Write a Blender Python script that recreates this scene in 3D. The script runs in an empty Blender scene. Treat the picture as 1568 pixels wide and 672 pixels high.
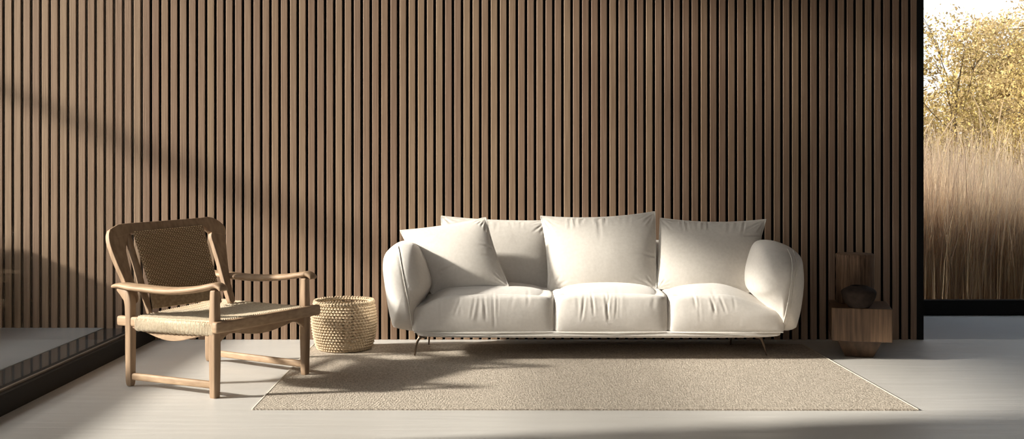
import bpy, bmesh, math, random
import numpy as np
from mathutils import Vector, Matrix
random.seed(4); rng = np.random.default_rng(7)
S = bpy.context.scene; COL = S.collection
F, CX, HY, EYE = 1690.0, 778.0, 250.0, 1.15      # focal length (px of a 1568 wide frame), vanishing point, eye height

def at(px, py, y):                                # point seen at (px,py) at distance y
    return Vector(((px-CX)*y/F, y, EYE-(py-HY)*y/F))
def on_floor(px, py, z=0.0):
    y = F*(EYE-z)/(py-HY); return at(px, py, y)

# ------------------------------------------------------------------ helpers
def mesh_obj(name, verts, faces, mat=None, parent=None, smooth=True, recalc=True):
    me = bpy.data.meshes.new(name)
    me.from_pydata([tuple(v) for v in verts], [], [tuple(f) for f in faces])
    if recalc:
        bm = bmesh.new(); bm.from_mesh(me)
        bmesh.ops.remove_doubles(bm, verts=bm.verts, dist=1e-6)
        bmesh.ops.recalc_face_normals(bm, faces=bm.faces); bm.to_mesh(me); bm.free()
    if smooth: me.polygons.foreach_set('use_smooth', [True]*len(me.polygons))
    o = bpy.data.objects.new(name, me); COL.objects.link(o)
    if mat: me.materials.append(mat)
    if parent: put_under(o, parent)
    return o
def put_under(o, parent):
    o.parent = parent
    o.matrix_parent_inverse = Matrix.Translation(-parent.location) if parent.type == 'EMPTY' or parent.location.length else Matrix()
def empty(name, loc):
    o = bpy.data.objects.new(name, None); COL.objects.link(o); o.location = loc; o.empty_display_size = .05; return o
def tag(o, label=None, cat=None, group=None, kind=None):
    if label: o['label'] = label
    if cat: o['category'] = cat
    if group: o['group'] = group
    if kind: o['kind'] = kind
    return o
def face_toward(o, d):
    me = o.data; d = Vector(d); t = sum(p.normal.dot(d)*p.area for p in me.polygons)
    if t < 0: me.flip_normals()
class MB:
    def __init__(s): s.v = []; s.f = []
    def add(s, v, f):
        b = len(s.v); s.v += [tuple(p) for p in v]; s.f += [tuple(i+b for i in q) for q in f]; return s
    def box(s, x0, x1, y0, y1, z0, z1):
        v = [(x, y, z) for x in (x0, x1) for y in (y0, y1) for z in (z0, z1)]
        return s.add(v, [(0,1,3,2),(4,6,7,5),(0,4,5,1),(2,3,7,6),(0,2,6,4),(1,5,7,3)])
    def build(s, name, mat, parent=None, smooth=False, bevel=0.0, seg=2, kind=None):
        o = mesh_obj(name, s.v, s.f, mat, parent, smooth)
        if bevel:
            m = o.modifiers.new('bevel', 'BEVEL'); m.width = bevel; m.segments = seg; m.limit_method = 'ANGLE'; m.angle_limit = .6
            o.data.polygons.foreach_set('use_smooth', [True]*len(o.data.polygons))
            w = o.modifiers.new('wn', 'WEIGHTED_NORMAL'); w.keep_sharp = True
        if kind: o['kind'] = kind
        return o
def catmull(pts, n=8):
    P = [Vector(p) for p in pts]; out = []
    for i in range(len(P)-1):
        p0 = P[max(i-1, 0)]; p1 = P[i]; p2 = P[i+1]; p3 = P[min(i+2, len(P)-1)]
        for k in range(n):
            t = k/n
            out.append(.5*((2*p1)+(p2-p0)*t+(2*p0-5*p1+4*p2-p3)*t*t+(3*p1-p0-3*p2+p3)*t**3))
    out.append(P[-1]); return out
def sweep(mb, pts, w, h, side=None, n=16, e=3.2, capround=True):
    """loft a superelliptic section (full width w along side, full height h across) along pts; w,h scalars or lists"""
    N = len(pts); pts = [Vector(p) for p in pts]
    def val(a, i):
        if isinstance(a, (int, float)): return a
        t = i/(N-1)*(len(a)-1); k = min(int(t), len(a)-2); return a[k]+(a[k+1]-a[k])*(t-k)
    rings = []
    for i, p in enumerate(pts):
        T = (pts[min(i+1, N-1)]-pts[max(i-1, 0)]).normalized()
        sd = Vector(side) if side is not None else Vector((0, 0, 1)).cross(T)
        if sd.length < 1e-4: sd = Vector((1, 0, 0))
        sd = (sd - T*sd.dot(T)).normalized(); up = T.cross(sd).normalized()
        ww, hh = val(w, i)/2, val(h, i)/2
        rings.append((p, sd, up, ww, hh, T))
    if capround:
        p, sd, up, ww, hh, T = rings[0]; r = min(ww, hh)*.45
        rings = [(p, sd, up, ww-r, hh-r, T), (p+T*r*.35, sd, up, ww-r*.35, hh-r*.35, T)] + [(p+T*r, sd, up, ww, hh, T)] + rings[1:]
        p, sd, up, ww, hh, T = rings[-1]; r = min(ww, hh)*.45
        rings = rings[:-1] + [(p-T*r, sd, up, ww, hh, T), (p-T*r*.35, sd, up, ww-r*.35, hh-r*.35, T), (p, sd, up, ww-r, hh-r, T)]
    V = []; Fc = []
    for p, sd, up, ww, hh, T in rings:
        for k in range(n):
            a = 2*math.pi*(k+.5)/n; c, s_ = math.cos(a), math.sin(a)
            V.append(p + sd*ww*math.copysign(abs(c)**(2/e), c) + up*hh*math.copysign(abs(s_)**(2/e), s_))
    R = len(rings)
    for i in range(R-1):
        for k in range(n):
            Fc.append((i*n+k, i*n+(k+1) % n, (i+1)*n+(k+1) % n, (i+1)*n+k))
    Fc.append(tuple(range(n-1, -1, -1))); Fc.append(tuple((R-1)*n+k for k in range(n)))
    mb.add(V, Fc); return mb
def tube(mb, pts, r, n=8): return sweep(mb, pts, 2*r, 2*r, None, n, 2, False)
def closed_tube(mb, pts, r, n=6):
    N = len(pts); V = []; Fc = []
    for i, p in enumerate(pts):
        T = (pts[(i+1) % N]-pts[i-1]).normalized(); a = Vector((0.13, 1, 0.07)); a = (a-T*a.dot(T)).normalized(); b = T.cross(a)
        for k in range(n):
            t = 2*math.pi*k/n; V.append(p+a*r*math.cos(t)+b*r*math.sin(t))
    for i in range(N):
        for k in range(n):
            j = (i+1) % N; Fc.append((i*n+k, i*n+(k+1) % n, j*n+(k+1) % n, j*n+k))
    mb.add(V, Fc)
def prism(poly, nrm, th):
    """extrude planar 3D polygon along nrm by +-th/2"""
    n = len(poly); nrm = Vector(nrm).normalized()
    v = [p-nrm*th/2 for p in poly]+[p+nrm*th/2 for p in poly]
    return v, [tuple(range(n-1, -1, -1)), tuple(range(n, 2*n))]+[(i, (i+1) % n, n+(i+1) % n, n+i) for i in range(n)]

# ------------------------------------------------------------------ materials
def mat(name, base, rough=.6, spec=.5, metal=0.0):
    m = bpy.data.materials.new(name); m.use_nodes = True
    b = m.node_tree.nodes['Principled BSDF']
    b.inputs['Base Color'].default_value = (*base, 1); b.inputs['Roughness'].default_value = rough
    b.inputs['Metallic'].default_value = metal; b.inputs['Specular IOR Level'].default_value = spec
    return m, m.node_tree, b
def N(nt, t, **k):
    n = nt.nodes.new(t)
    for a, b in k.items():
        if a in n.inputs: n.inputs[a].default_value = b
        else: setattr(n, a, b)
    return n
def noise_col(nt, b, c1, c2, scale=(1,1,1), ns=5.0, detail=6, lo=.3, hi=.7, coord='Object'):
    tc = N(nt, 'ShaderNodeTexCoord'); mp = N(nt, 'ShaderNodeMapping'); mp.inputs['Scale'].default_value = scale
    nt.links.new(tc.outputs[coord], mp.inputs[0])
    no = N(nt, 'ShaderNodeTexNoise', Scale=ns, Detail=detail); nt.links.new(mp.outputs[0], no.inputs['Vector'])
    cr = N(nt, 'ShaderNodeValToRGB'); cr.color_ramp.elements[0].position = lo; cr.color_ramp.elements[1].position = hi
    cr.color_ramp.elements[0].color = (*c1, 1); cr.color_ramp.elements[1].color = (*c2, 1)
    nt.links.new(no.outputs['Fac'], cr.inputs[0]); nt.links.new(cr.outputs[0], b.inputs['Base Color'])
    return tc, mp, no, cr
def bump(nt, b, src, strength=.3, dist=.002, chain=None):
    bp = N(nt, 'ShaderNodeBump'); bp.inputs['Strength'].default_value = strength; bp.inputs['Distance'].default_value = dist
    nt.links.new(src, bp.inputs['Height'])
    if chain: nt.links.new(chain.outputs[0], bp.inputs['Normal'])
    nt.links.new(bp.outputs[0], b.inputs['Normal']); return bp
def rnd_mul(nt, b, amt=.25, hue=.0, attr='rnd'):
    """vary the base colour by a per-piece attribute"""
    src = b.inputs['Base Color'].links[0].from_socket
    at_ = N(nt, 'ShaderNodeAttribute', attribute_name=attr)
    mr = N(nt, 'ShaderNodeMapRange'); mr.inputs['To Min'].default_value = 1-amt; mr.inputs['To Max'].default_value = 1+amt
    nt.links.new(at_.outputs['Fac'], mr.inputs['Value'])
    hs = N(nt, 'ShaderNodeHueSaturation'); nt.links.new(mr.outputs[0], hs.inputs['Value']); nt.links.new(src, hs.inputs['Color'])
    if hue:
        m2 = N(nt, 'ShaderNodeMapRange'); m2.inputs['To Min'].default_value = .5-hue; m2.inputs['To Max'].default_value = .5+hue
        nt.links.new(at_.outputs['Fac'], m2.inputs['Value']); nt.links.new(m2.outputs[0], hs.inputs['Hue'])
    nt.links.new(hs.outputs[0], b.inputs['Base Color'])

M = {}
# slat wood
m, nt, b = mat('slat_wood', (.3,.2,.13), .55, .3)
tc, mp, no, cr = noise_col(nt, b, (.222,.143,.093), (.355,.243,.165), (60, 60, 1.1), 3.0, 7, .25, .75)
bump(nt, b, no.outputs['Fac'], .25, .002); rnd_mul(nt, b, .10, .006); M['slat'] = m
m, nt, b = mat('black_felt', (.004,.0035,.003), .9, .1); M['felt'] = m
m, nt, b = mat('black_frame', (.006,.006,.006), .38, .4); M['frame'] = m; b.inputs['Roughness'].default_value = .6; b.inputs['Specular IOR Level'].default_value = .2
m, nt, b = mat('bead_metal', (.35,.33,.31), .3, .5, .8); M['bead'] = m
# floor: trowelled pale microcement
m, nt, b = mat('microcement', (.6,.57,.53), .42, .45)
tc, mp, no, cr = noise_col(nt, b, (.535,.515,.485), (.60,.58,.55), (.5, 1.4, 1), 1.6, 8, .3, .7)
w = N(nt, 'ShaderNodeTexNoise', Scale=1.0, Detail=5, Distortion=.6)
mp2 = N(nt, 'ShaderNodeMapping'); mp2.inputs['Scale'].default_value = (1.6, 16, 1); nt.links.new(tc.outputs['Object'], mp2.inputs[0]); nt.links.new(mp2.outputs[0], w.inputs['Vector'])
bump(nt, b, w.outputs['Fac'], .3, .012)
mr = N(nt, 'ShaderNodeMapRange'); mr.inputs['To Min'].default_value = .28; mr.inputs['To Max'].default_value = .5
nt.links.new(w.outputs['Fac'], mr.inputs['Value']); nt.links.new(mr.outputs[0], b.inputs['Roughness']); M['floor'] = m
m, nt, b = mat('passage_stone', (.5,.5,.5), .3, .5)
noise_col(nt, b, (.47,.475,.48), (.52,.525,.53), (1,1,1), 3, 6); M['passage'] = m
m, nt, b = mat('terrace_stone', (.3,.31,.32), .3, .5)
noise_col(nt, b, (.27,.285,.295), (.34,.35,.355), (1, 1, 1), 3, 6); M['terrace'] = m
m, nt, b = mat('polished_stone', (.05,.05,.052), .06, .8); b.inputs['IOR'].default_value = 1.9
noise_col(nt, b, (.04,.04,.042), (.065,.065,.065), (1,1,1), 8, 4); M['polished'] = m
m, nt, b = mat('white_paint', (.62,.6,.57), .8, .2)
tc, mp, no, cr = noise_col(nt, b, (.55,.53,.5), (.6,.58,.55), (1,1,1), 2, 3); M['paint'] = m
m, nt, b = mat('brown_plaster', (.3,.23,.18), .8, .2)
noise_col(nt, b, (.12,.095,.075), (.155,.12,.095), (1,1,1), 2, 3); M['plaster'] = m
# glass
m = bpy.data.materials.new('clear_glass'); m.use_nodes = True; nt = m.node_tree; nt.nodes.clear()
out = N(nt, 'ShaderNodeOutputMaterial'); mx = N(nt, 'ShaderNodeMixShader'); tr = N(nt, 'ShaderNodeBsdfTransparent'); gl = N(nt, 'ShaderNodeBsdfGlossy')
gl.inputs['Roughness'].default_value = 0.0; tr.inputs['Color'].default_value = (.97,.98,.97,1); fr = N(nt, 'ShaderNodeFresnel', IOR=1.5); gg = N(nt, 'ShaderNodeNewGeometry'); mi = N(nt, 'ShaderNodeMapRange'); mi.inputs['To Min'].default_value = 1.3; mi.inputs['To Max'].default_value = 1/1.3
nt.links.new(gg.outputs['Backfacing'], mi.inputs['Value']); nt.links.new(mi.outputs[0], fr.inputs['IOR'])
ar = N(nt, 'ShaderNodeMath', operation='MULTIPLY'); ar.inputs[1].default_value = .32; nt.links.new(fr.outputs[0], ar.inputs[0]); nt.links.new(ar.outputs[0], mx.inputs[0]); nt.links.new(tr.outputs[0], mx.inputs[1]); nt.links.new(gl.outputs[0], mx.inputs[2]); nt.links.new(mx.outputs[0], out.inputs[0]); M['glass'] = m
# fabric
def fabric(name, c1, c2, sc=900):
    m, nt, b = mat(name, c1, .92, .15); b.inputs['Sheen Weight'].default_value = .25; b.inputs['Sheen Roughness'].default_value = .5
    tc, mp, no, cr = noise_col(nt, b, c1, c2, (1,1,1), 60, 6)
    wv = N(nt, 'ShaderNodeTexWave', wave_type='BANDS', bands_direction='X'); wv.inputs['Scale'].default_value = sc/6.28; wv.inputs['Distortion'].default_value = 1.5; wv.inputs['Detail'].default_value = 1
    wz = N(nt, 'ShaderNodeTexWave', wave_type='BANDS', bands_direction='Z'); wz.inputs['Scale'].default_value = sc/6.28; wz.inputs['Distortion'].default_value = 1.5; wz.inputs['Detail'].default_value = 1
    nt.links.new(tc.outputs['Object'], wv.inputs[0]); nt.links.new(tc.outputs['Object'], wz.inputs[0])
    ad = N(nt, 'ShaderNodeMath', operation='ADD'); nt.links.new(wv.outputs['Fac'], ad.inputs[0]); nt.links.new(wz.outputs['Fac'], ad.inputs[1])
    b1 = bump(nt, b, ad.outputs[0], .10, .0010)
    n2 = N(nt, 'ShaderNodeTexNoise', Scale=9.0, Detail=4); nt.links.new(tc.outputs['Object'], n2.inputs['Vector'])
    bump(nt, b, n2.outputs['Fac'], .25, .012, b1); return m
M['linen'] = fabric('sofa_linen', (.71,.672,.625), (.76,.722,.675))
M['linen_pillow'] = fabric('cushion_linen', (.60,.56,.51), (.65,.61,.56))
M['piping'] = fabric('piping_linen', (.68,.65,.60), (.72,.69,.64))
# wood of the chair
def wood(name, c1, c2, sc, ns=6, rough=.58, lo=.3, hi=.7):
    m, nt, b = mat(name, c1, rough, .4)
    tc, mp, no, cr = noise_col(nt, b, c1, c2, sc, ns, 8, lo, hi); bump(nt, b, no.outputs['Fac'], .15, .002); return m
M['oak'] = wood('oak_wood', (.235,.150,.088), (.37,.25,.155), (26, 26, 2.6), 1.8)
M['oak_long'] = wood('oak_wood_lengthwise', (.28,.18,.108), (.42,.29,.18), (4, 10, 26), 2.2)
M['block'] = wood('walnut_block', (.075,.042,.023), (.19,.112,.062), (34, 34, 2.2), 1.6, .5)
M['block_base'] = wood('walnut_base', (.05,.028,.016), (.11,.062,.034), (20, 20, 3), 1.6, .5)
M['trunk'] = wood('rough_stump', (.06,.034,.02), (.20,.12,.072), (46, 46, 3.0), 1.7, .8)
m, nt, b = mat('dark_clay', (.03,.022,.018), .85, .15); tc, mp, no, cr = noise_col(nt, b, (.022,.016,.013), (.04,.028,.022), (1,1,1), 30, 5); bump(nt, b, no.outputs['Fac'], .2, .002); M['clay'] = m
m, nt, b = mat('paper_cord', (.50,.38,.23), .85, .2); tc, mp, no, cr = noise_col(nt, b, (.36,.255,.15), (.55,.41,.26), (1,1,1), 70, 4); M['cord'] = m
m, nt, b = mat('pale_paper_cord', (.60,.50,.36), .85, .2); tc, mp, no, cr = noise_col(nt, b, (.50,.41,.29), (.66,.56,.42), (1,1,1), 90, 4); M['cord_pale'] = m
m, nt, b = mat('cord_painted_recess_shade', (.50,.38,.23), .85, .2); at_ = N(nt, 'ShaderNodeAttribute', attribute_name='rnd'); cr = N(nt, 'ShaderNodeValToRGB')
cr.color_ramp.elements[0].position = .35; cr.color_ramp.elements[0].color = (.24,.15,.08,1); cr.color_ramp.elements[1].position = .75; cr.color_ramp.elements[1].color = (.70,.53,.34,1)  # shade between knots painted into the colour: dark recesses, pale crowns
nt.links.new(at_.outputs['Fac'], cr.inputs[0]); nt.links.new(cr.outputs[0], b.inputs['Base Color']); M['cord_recess_shade'] = m
m, nt, b = mat('seagrass', (.52,.40,.25), .85, .2); tc, mp, no, cr = noise_col(nt, b, (.42,.325,.215), (.62,.50,.355), (1,1,1), 60, 4); M['seagrass'] = m
m, nt, b = mat('bronze_metal', (.16,.12,.09), .35, .5, .9); M['bronze'] = m
# rug
m, nt, b = mat('sisal_rug', (.5,.44,.35), .95, .1)
tc, mp, no, cr = noise_col(nt, b, (.34,.29,.235), (.62,.545,.46), (1, 1, 1), 95, 5, .35, .65)
wv = N(nt, 'ShaderNodeTexWave', wave_type='BANDS', bands_direction='DIAGONAL'); wv.inputs['Scale'].default_value = 38; wv.inputs['Distortion'].default_value = 4; wv.inputs['Detail'].default_value = 2; wv.inputs['Detail Scale'].default_value = 3
nt.links.new(tc.outputs['Object'], wv.inputs[0])
ad = N(nt, 'ShaderNodeMath', operation='ADD'); nt.links.new(wv.outputs['Fac'], ad.inputs[0]); nt.links.new(no.outputs['Fac'], ad.inputs[1])
bump(nt, b, ad.outputs[0], .8, .004); M['rug'] = m
m, nt, b = mat('rug_binding', (.62,.57,.48), .9, .1); M['binding'] = m
# plants
def foliage(name, c1, c2, amt):
    m, nt, b = mat(name, c1, .6, .2); tc, mp, no, cr = noise_col(nt, b, c1, c2, (1,1,1), 1.2, 3)
    rnd_mul(nt, b, amt, .015)
    t = N(nt, 'ShaderNodeBsdfTranslucent'); mx = N(nt, 'ShaderNodeMixShader'); mx.inputs[0].default_value = .5
    nt.links.new(b.inputs['Base Color'].links[0].from_socket, t.inputs[0]); o = nt.nodes['Material Output']
    nt.links.new(b.outputs[0], mx.inputs[1]); nt.links.new(t.outputs[0], mx.inputs[2]); nt.links.new(mx.outputs[0], o.inputs[0]); return m
M['grass'] = foliage('dry_reed', (.64,.48,.33), (.76,.61,.45), .3)
M['plume'] = foliage('reed_plume', (.80,.66,.46), (.88,.74,.54), .15)
M['leaf'] = foliage('ochre_leaf', (.36,.265,.095), (.50,.375,.17), .5)
M['leaf2'] = foliage('tan_leaf', (.46,.35,.18), (.56,.44,.24), .4)
m, nt, b = mat('bark', (.10,.07,.045), .9, .1); noise_col(nt, b, (.07,.05,.03), (.14,.10,.065), (8,8,2), 3, 4); M['bark'] = m
m, nt, b = mat('dry_soil', (.3,.2,.12), .95, .1); noise_col(nt, b, (.24,.16,.09), (.36,.25,.15), (1,1,1), 3, 6); M['soil'] = m

# ------------------------------------------------------------------ the room
YW = 7.198; XG = -2.30; XP = 2.709; YB = 8.34
MB().box(XG-.02, 6.0, -3.0, YW+.02, -.12, 0).build('floor', M['floor'], kind='structure')
MB().box(XP-.5, 6.0, YW+.021, YB+.06, -.12, 0.0).build('trim_1', M['passage'], kind='structure')
MB().box(XP-.25, 6.1, YW+.161, YB+.1, 4.2, 4.35).build('ceiling', M['paint'], kind='structure')
MB().box(XG-.1, 6.1, -3.0, YW+.16, 4.2, 4.35).build('ceiling', M['paint'], kind='structure')
MB().box(6.0, 6.12, -3.0, YB+.1, -.12, 4.2).build('wall_right', M['plaster'], kind='structure')
MB().box(XG-.12, XG, -3.0, 4.22, -.12, 4.2).build('wall_left', M['plaster'], kind='structure')
MB().box(.5, 6.0, -3.12, -3.0, -.12, 4.2).build('wall_front', M['plaster'], kind='structure')
MB().box(-3.9, XG-.121, -3.0, 6.3, 2.70, 3.75).build('added_sun_screen', M['plaster'], kind='structure')  # added unseen box, shaped to keep sun off the right side
# slat wall: black felt board with one row of vertical wooden slats
gaps = [386.2+13.98*i for i in range(0, 80)] + [386.2-14.1*i for i in range(1, 60)]
gaps = sorted(g for g in gaps if g < 1404)
hw = .5*4.3
V = []; Fc = []; R = []
def slat(px0, px1):
    x0, x1 = (px0-CX)*YW/F, (px1-CX)*YW/F
    c = .0022; y0 = YW; y1 = YW+.009; z0, z1 = 0.0, 4.2
    prof = [(x0, y1), (x0, y0+c), (x0+c, y0), (x1-c, y0), (x1, y0+c), (x1, y1)]
    b = len(V); n = len(prof)
    V.extend([(x, y, z0) for x, y in prof]+[(x, y, z1) for x, y in prof])
    Fc.extend([(b+i, b+(i+1) % n, b+n+(i+1) % n, b+n+i) for i in range(n)]+[tuple(b+i for i in range(n)), tuple(b+n+i for i in range(n))])
    R.extend([random.random()]*(n+2))
for g0, g1 in zip(gaps, gaps[1:]+[1406.5]): slat(g0+hw, g1-hw if g1 < 1404 else 1404.0)
wb = mesh_obj('wall_back', V, Fc, M['slat'], None, False, recalc=False)
bm = bmesh.new(); bm.from_mesh(wb.data); bmesh.ops.recalc_face_normals(bm, faces=bm.faces); bm.to_mesh(wb.data); bm.free()
a = wb.data.attributes.new('rnd', 'FLOAT', 'FACE'); a.data.foreach_set('value', R)
wb['kind'] = 'structure'
xl = (gaps[0]-CX)*YW/F
MB().box(xl, XP-.045, YW+.0095, YW+.16, 0.001, 4.199).build('wall_rear', M['felt'], kind='structure')
MB().box(XP-.25, XP-.001, YW+.1601, YB+.07, 0.001, 4.199).build('wall_return', M['frame'], kind='structure')
MB().box(XP-.0445, XP, YW-.004, YW+.16, 0.001, 4.199).build('trim_2', M['frame'], kind='structure')
# left glazing: low black sill, bead, pane, head
w1 = empty('window_1', (XG, 5.7, 0)); w1['kind'] = 'structure'
MB().box(XG-.10, XG, 4.221, YW-.001, 0, .098).build('window_frame', M['frame'], w1, bevel=.003)
MB().box(XG-.10, XG, 4.221, YW-.001, 4.12, 4.2).build('window_head', M['frame'], w1, bevel=.003)
MB().box(XG-.045, XG-.032, 4.221, YW-.002, .0985, .108).build('glazing_bead', M['bead'], w1)
MB().box(XG-.065, XG-.053, 4.222, YW-.003, .0985, 4.119).build('glass_pane', M['glass'], w1)
# right window, set back behind the end of the slatted partition
w2 = empty('window_2', (4.3, YB, 0)); w2['kind'] = 'structure'
MB().box(XP+.001, 5.999, YB, YB+.07, 0.0005, .115).build('window_frame', M['frame'], w2, bevel=.003)
MB().box(XP+.001, 5.999, YB, YB+.07, 3.4, 4.199).build('window_head', M['frame'], w2, bevel=.003)
MB().box(XP+.001, XP+.03, YB, YB+.07, .116, 3.399).build('window_jamb', M['frame'], w2)
MB().box(XP+.031, 5.998, YB+.03, YB+.042, .1155, 3.399).build('glass_pane', M['glass'], w2)
# outside left
MB().box(XG-.34, XG-.101, -1.0, YW+.02, -.12, .074).build('trim_3', M['polished'], kind='structure')
MB().box(-7.0, XG-.341, -1.0, YW+.02, -.12, .077).build('terrace', M['terrace'], kind='structure')
MB().box(-3.6, -3.4, -1.0, YW-.05, .078, .70).build('parapet', M['plaster'], kind='structure')
MB().box(-30, 40, YB+.1, 60, -.3, -.02).build('ground', M['soil'], kind='structure')
MB().box(-60, -7.01, -30, YB+.09, -.3, -.02).build('ground', M['soil'], kind='structure')
cn = empty('added_sun_blocker', (-11, 4, 0)); cn['kind'] = 'structure'  # added unseen slab, blocks sun to soften its edge on the wall
MB().box(-12, -10.0, -6, 14, 7.75, 7.9).build('blocker_slab', M['plaster'], cn)
for y in (-5.8, 13.6): MB().box(-11.1, -10.9, y, y+.2, -.02, 7.75).build('post', M['frame'], cn)  # supports of the added sun blocker
pg = empty('pergola', (-5.2, 5, 0)); tag(pg, 'dark timber beam on posts above the terrace left of the glass', 'pergola', kind='structure')
MB().box(-5.24, -5.16, 0.0, YW-.1, 2.40, 2.50).build('beam', M['frame'], pg)
for y in (0.2, YW-.3): MB().box(-5.24, -5.16, y, y+.08, .078, 2.40).build('post', M['frame'], pg)

# ------------------------------------------------------------------ rug
rz = .007
c = [on_floor(387, 625.5, rz), on_floor(1406, 626.5, rz), on_floor(1228, 526.5, rz), on_floor(481, 526.5, rz)]
nu, nv = 60, 40
def grid_solid(c, t, nu, nv, z0=0.0006):
    V = []; Fc = []
    for j in range(nv+1):
        for i in range(nu+1):
            u, v = i/nu, j/nv
            p = c[0]*(1-u)*(1-v)+c[1]*u*(1-v)+c[2]*u*v+c[3]*(1-u)*v; V.append(p)
    n = len(V); V += [Vector((p.x, p.y, z0)) for p in V]
    id_ = lambda i, j: j*(nu+1)+i
    for j in range(nv):
        for i in range(nu):
            q = (id_(i, j), id_(i+1, j), id_(i+1, j+1), id_(i, j+1)); Fc.append(q); Fc.append(tuple(n+k for k in reversed(q)))
    for i in range(nu):
        Fc.append((id_(i, 0), id_(i+1, 0), n+id_(i+1, 0), n+id_(i, 0))); Fc.append((id_(i, nv), id_(i+1, nv), n+id_(i+1, nv), n+id_(i, nv)))
    for j in range(nv):
        Fc.append((id_(0, j), id_(0, j+1), n+id_(0, j+1), n+id_(0, j))); Fc.append((id_(nu, j), id_(nu, j+1), n+id_(nu, j+1), n+id_(nu, j)))
    return V, Fc
v_, f_ = grid_solid(c, rz, nu, nv)
rug = mesh_obj('rug', v_, f_, M['rug'], None, False)
tag(rug, 'large flat woven beige rug under the cream sofa', 'rug')
mb = MB()
for a_, b_ in ((c[0], c[3]), (c[1], c[2])):
    mb = MB(); sweep(mb, [a_-Vector((0,0,.003)), b_-Vector((0,0,.003))], .011, .009, n=8)
    o = mb.build('binding', M['binding'], rug, smooth=True); tag(o, 'pale bound edge')

# ------------------------------------------------------------------ sofa
sofa = empty('sofa', (.49, 6.75, 0))
tag(sofa, 'long cream linen three-seat sofa with rounded arms on thin metal legs', 'sofa')
def puffy(center, half, n_up=4.5, n_lo=9, puff=(0, 0), N_=60, creases=(), cs=262.0, drop=None):
    cx, cy, cz = center; hx, hy, hz = half
    lin = np.linspace(-1, 1, N_+1); A, B = np.meshgrid(lin, lin, indexing='ij'); A = A.ravel(); B = B.ravel()
    pts = []; Fc = []; base = 0
    for ax, sg in ((0,1),(0,-1),(1,1),(1,-1),(2,1),(2,-1)):
        P = np.zeros((len(A), 3)); o_ = [i for i in range(3) if i != ax]
        P[:, ax] = sg; P[:, o_[0]] = A; P[:, o_[1]] = B; pts.append(P)
        for i in range(N_):
            for j in range(N_):
                k = base+i*(N_+1)+j; Fc.append((k, k+1, k+N_+2, k+N_+1))
        base += len(A)
    P = np.vstack(pts)
    t = np.clip((P[:, 2]+1)/2, 0, 1); n = n_lo+(n_up-n_lo)*t**3
    s = (np.abs(P[:, 0])**n+np.abs(P[:, 1])**n+np.abs(P[:, 2])**n)**(-1/n)
    Q = P*s[:, None]
    X = cx+Q[:, 0]*hx; Y = cy+Q[:, 1]*hy; Z = cz+Q[:, 2]*hz
    up = np.clip(Q[:, 2], 0, 1)
    Z += puff[0]*(1-Q[:, 0]**2)*(1-np.clip(Q[:, 1], -1, 1)**2)*up
    Y -= puff[1]*(1-Q[:, 0]**4)*(1-Q[:, 2]**2)*np.clip(-Q[:, 1], 0, 1)
    if drop:
        tt = np.clip((X-drop[0])/(drop[1]-drop[0]), 0, 1); Z -= drop[2]*tt*tt*(3-2*tt)*np.clip(Q[:, 2]+.2, 0, 1)
    if len(creases):
        front = np.clip(-Q[:, 1]*1.6+.3, 0, 1)+.0
        for (x0, y0, x1, y1, w, d) in creases:
            ax_, az_ = (x0-CX)/cs, EYE-(y0-HY)/cs; bx_, bz_ = (x1-CX)/cs, EYE-(y1-HY)/cs
            dx, dz = bx_-ax_, bz_-az_; L = dx*dx+dz*dz
            tt = np.clip(((X-ax_)*dx+(Z-az_)*dz)/L, 0, 1)
            dd = np.hypot(X-ax_-tt*dx, Z-az_-tt*dz); tap = np.sin(np.pi*np.clip(tt, .02, .98))**.5
            disp = (-np.exp(-(dd/w)**2)+.55*np.exp(-((dd-2*w)/(w*1.1))**2))*d*tap*front*.6
            Y -= disp; Z += disp*up*.6
    return np.stack([X, Y, Z], 1), Fc
def sx(px, s=262.0): return (px-CX)/s
def sz(py, s=262.0): return EYE-(py-HY)/s
rs = random.Random(11)
def rnd_creases(x0, x1, n, ytop=446, ybot=500):
    out = []
    for i in range(n):
        x = x0+(x1-x0)*(i+rs.uniform(.1, .9))/n; y = ytop+rs.uniform(-3, 8); L = rs.uniform(18, 45)
        out.append((x, y, x+rs.uniform(-6, 6), min(y+L, ybot), rs.uniform(.006, .011), rs.uniform(.001, .0024)))
    return out
cre1 = [(728,452,722,486,.006,.004),(741,449,744,488,.007,.005),(755,447,757,500,.006,.004),(763,450,761,484,.005,.003),(705,455,697,480,.006,.003)]+rnd_creases(660, 835, 5)
cre2 = [(894,450,889,488,.006,.004),(905,447,908,480,.006,.004),(926,450,930,490,.007,.005),(932,447,927,478,.005,.004),(943,450,941,484,.005,.003)]+rnd_creases(865, 1005, 4)
cre3 = [(1085,452,1092,478,.006,.004),(1100,453,1108,476,.006,.003),(1060,450,1063,470,.006,.003)]+rnd_creases(1035, 1140, 4)
yf, yb = 6.40, 6.98
for (p0, p1, cre, zt) in ((632, 848.5, cre1, .398), (848.5, 1021.5, cre2, .402), (1021.5, 1199, cre3, .398)):
    x0, x1 = sx(p0), sx(p1)
    v_, f_ = puffy(((x0+x1)/2, (yf+yb)/2, (.166+zt)/2), ((x1-x0)/2+.003, (yb-yf)/2, (zt-.166)/2), 4.3, 22, (.028, .02), 100, cre, drop=(sx(1100), sx(1200), .08) if p1 > 1100 else (sx(690), sx(632), .06) if p0 < 700 else None)
    o = mesh_obj('seat_cushion', v_, f_, M['linen'], sofa)
    mb = MB()      # welt along the bottom front edge of the cushion
    sweep(mb, [(x0+.012, yf-.004, .170), ((x0+x1)/2, yf-.012, .169), (x1-.012, yf-.004, .170)], .006, .006, n=8, e=2)
    q = mb.build('piping', M['piping'], o, smooth=True)
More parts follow.
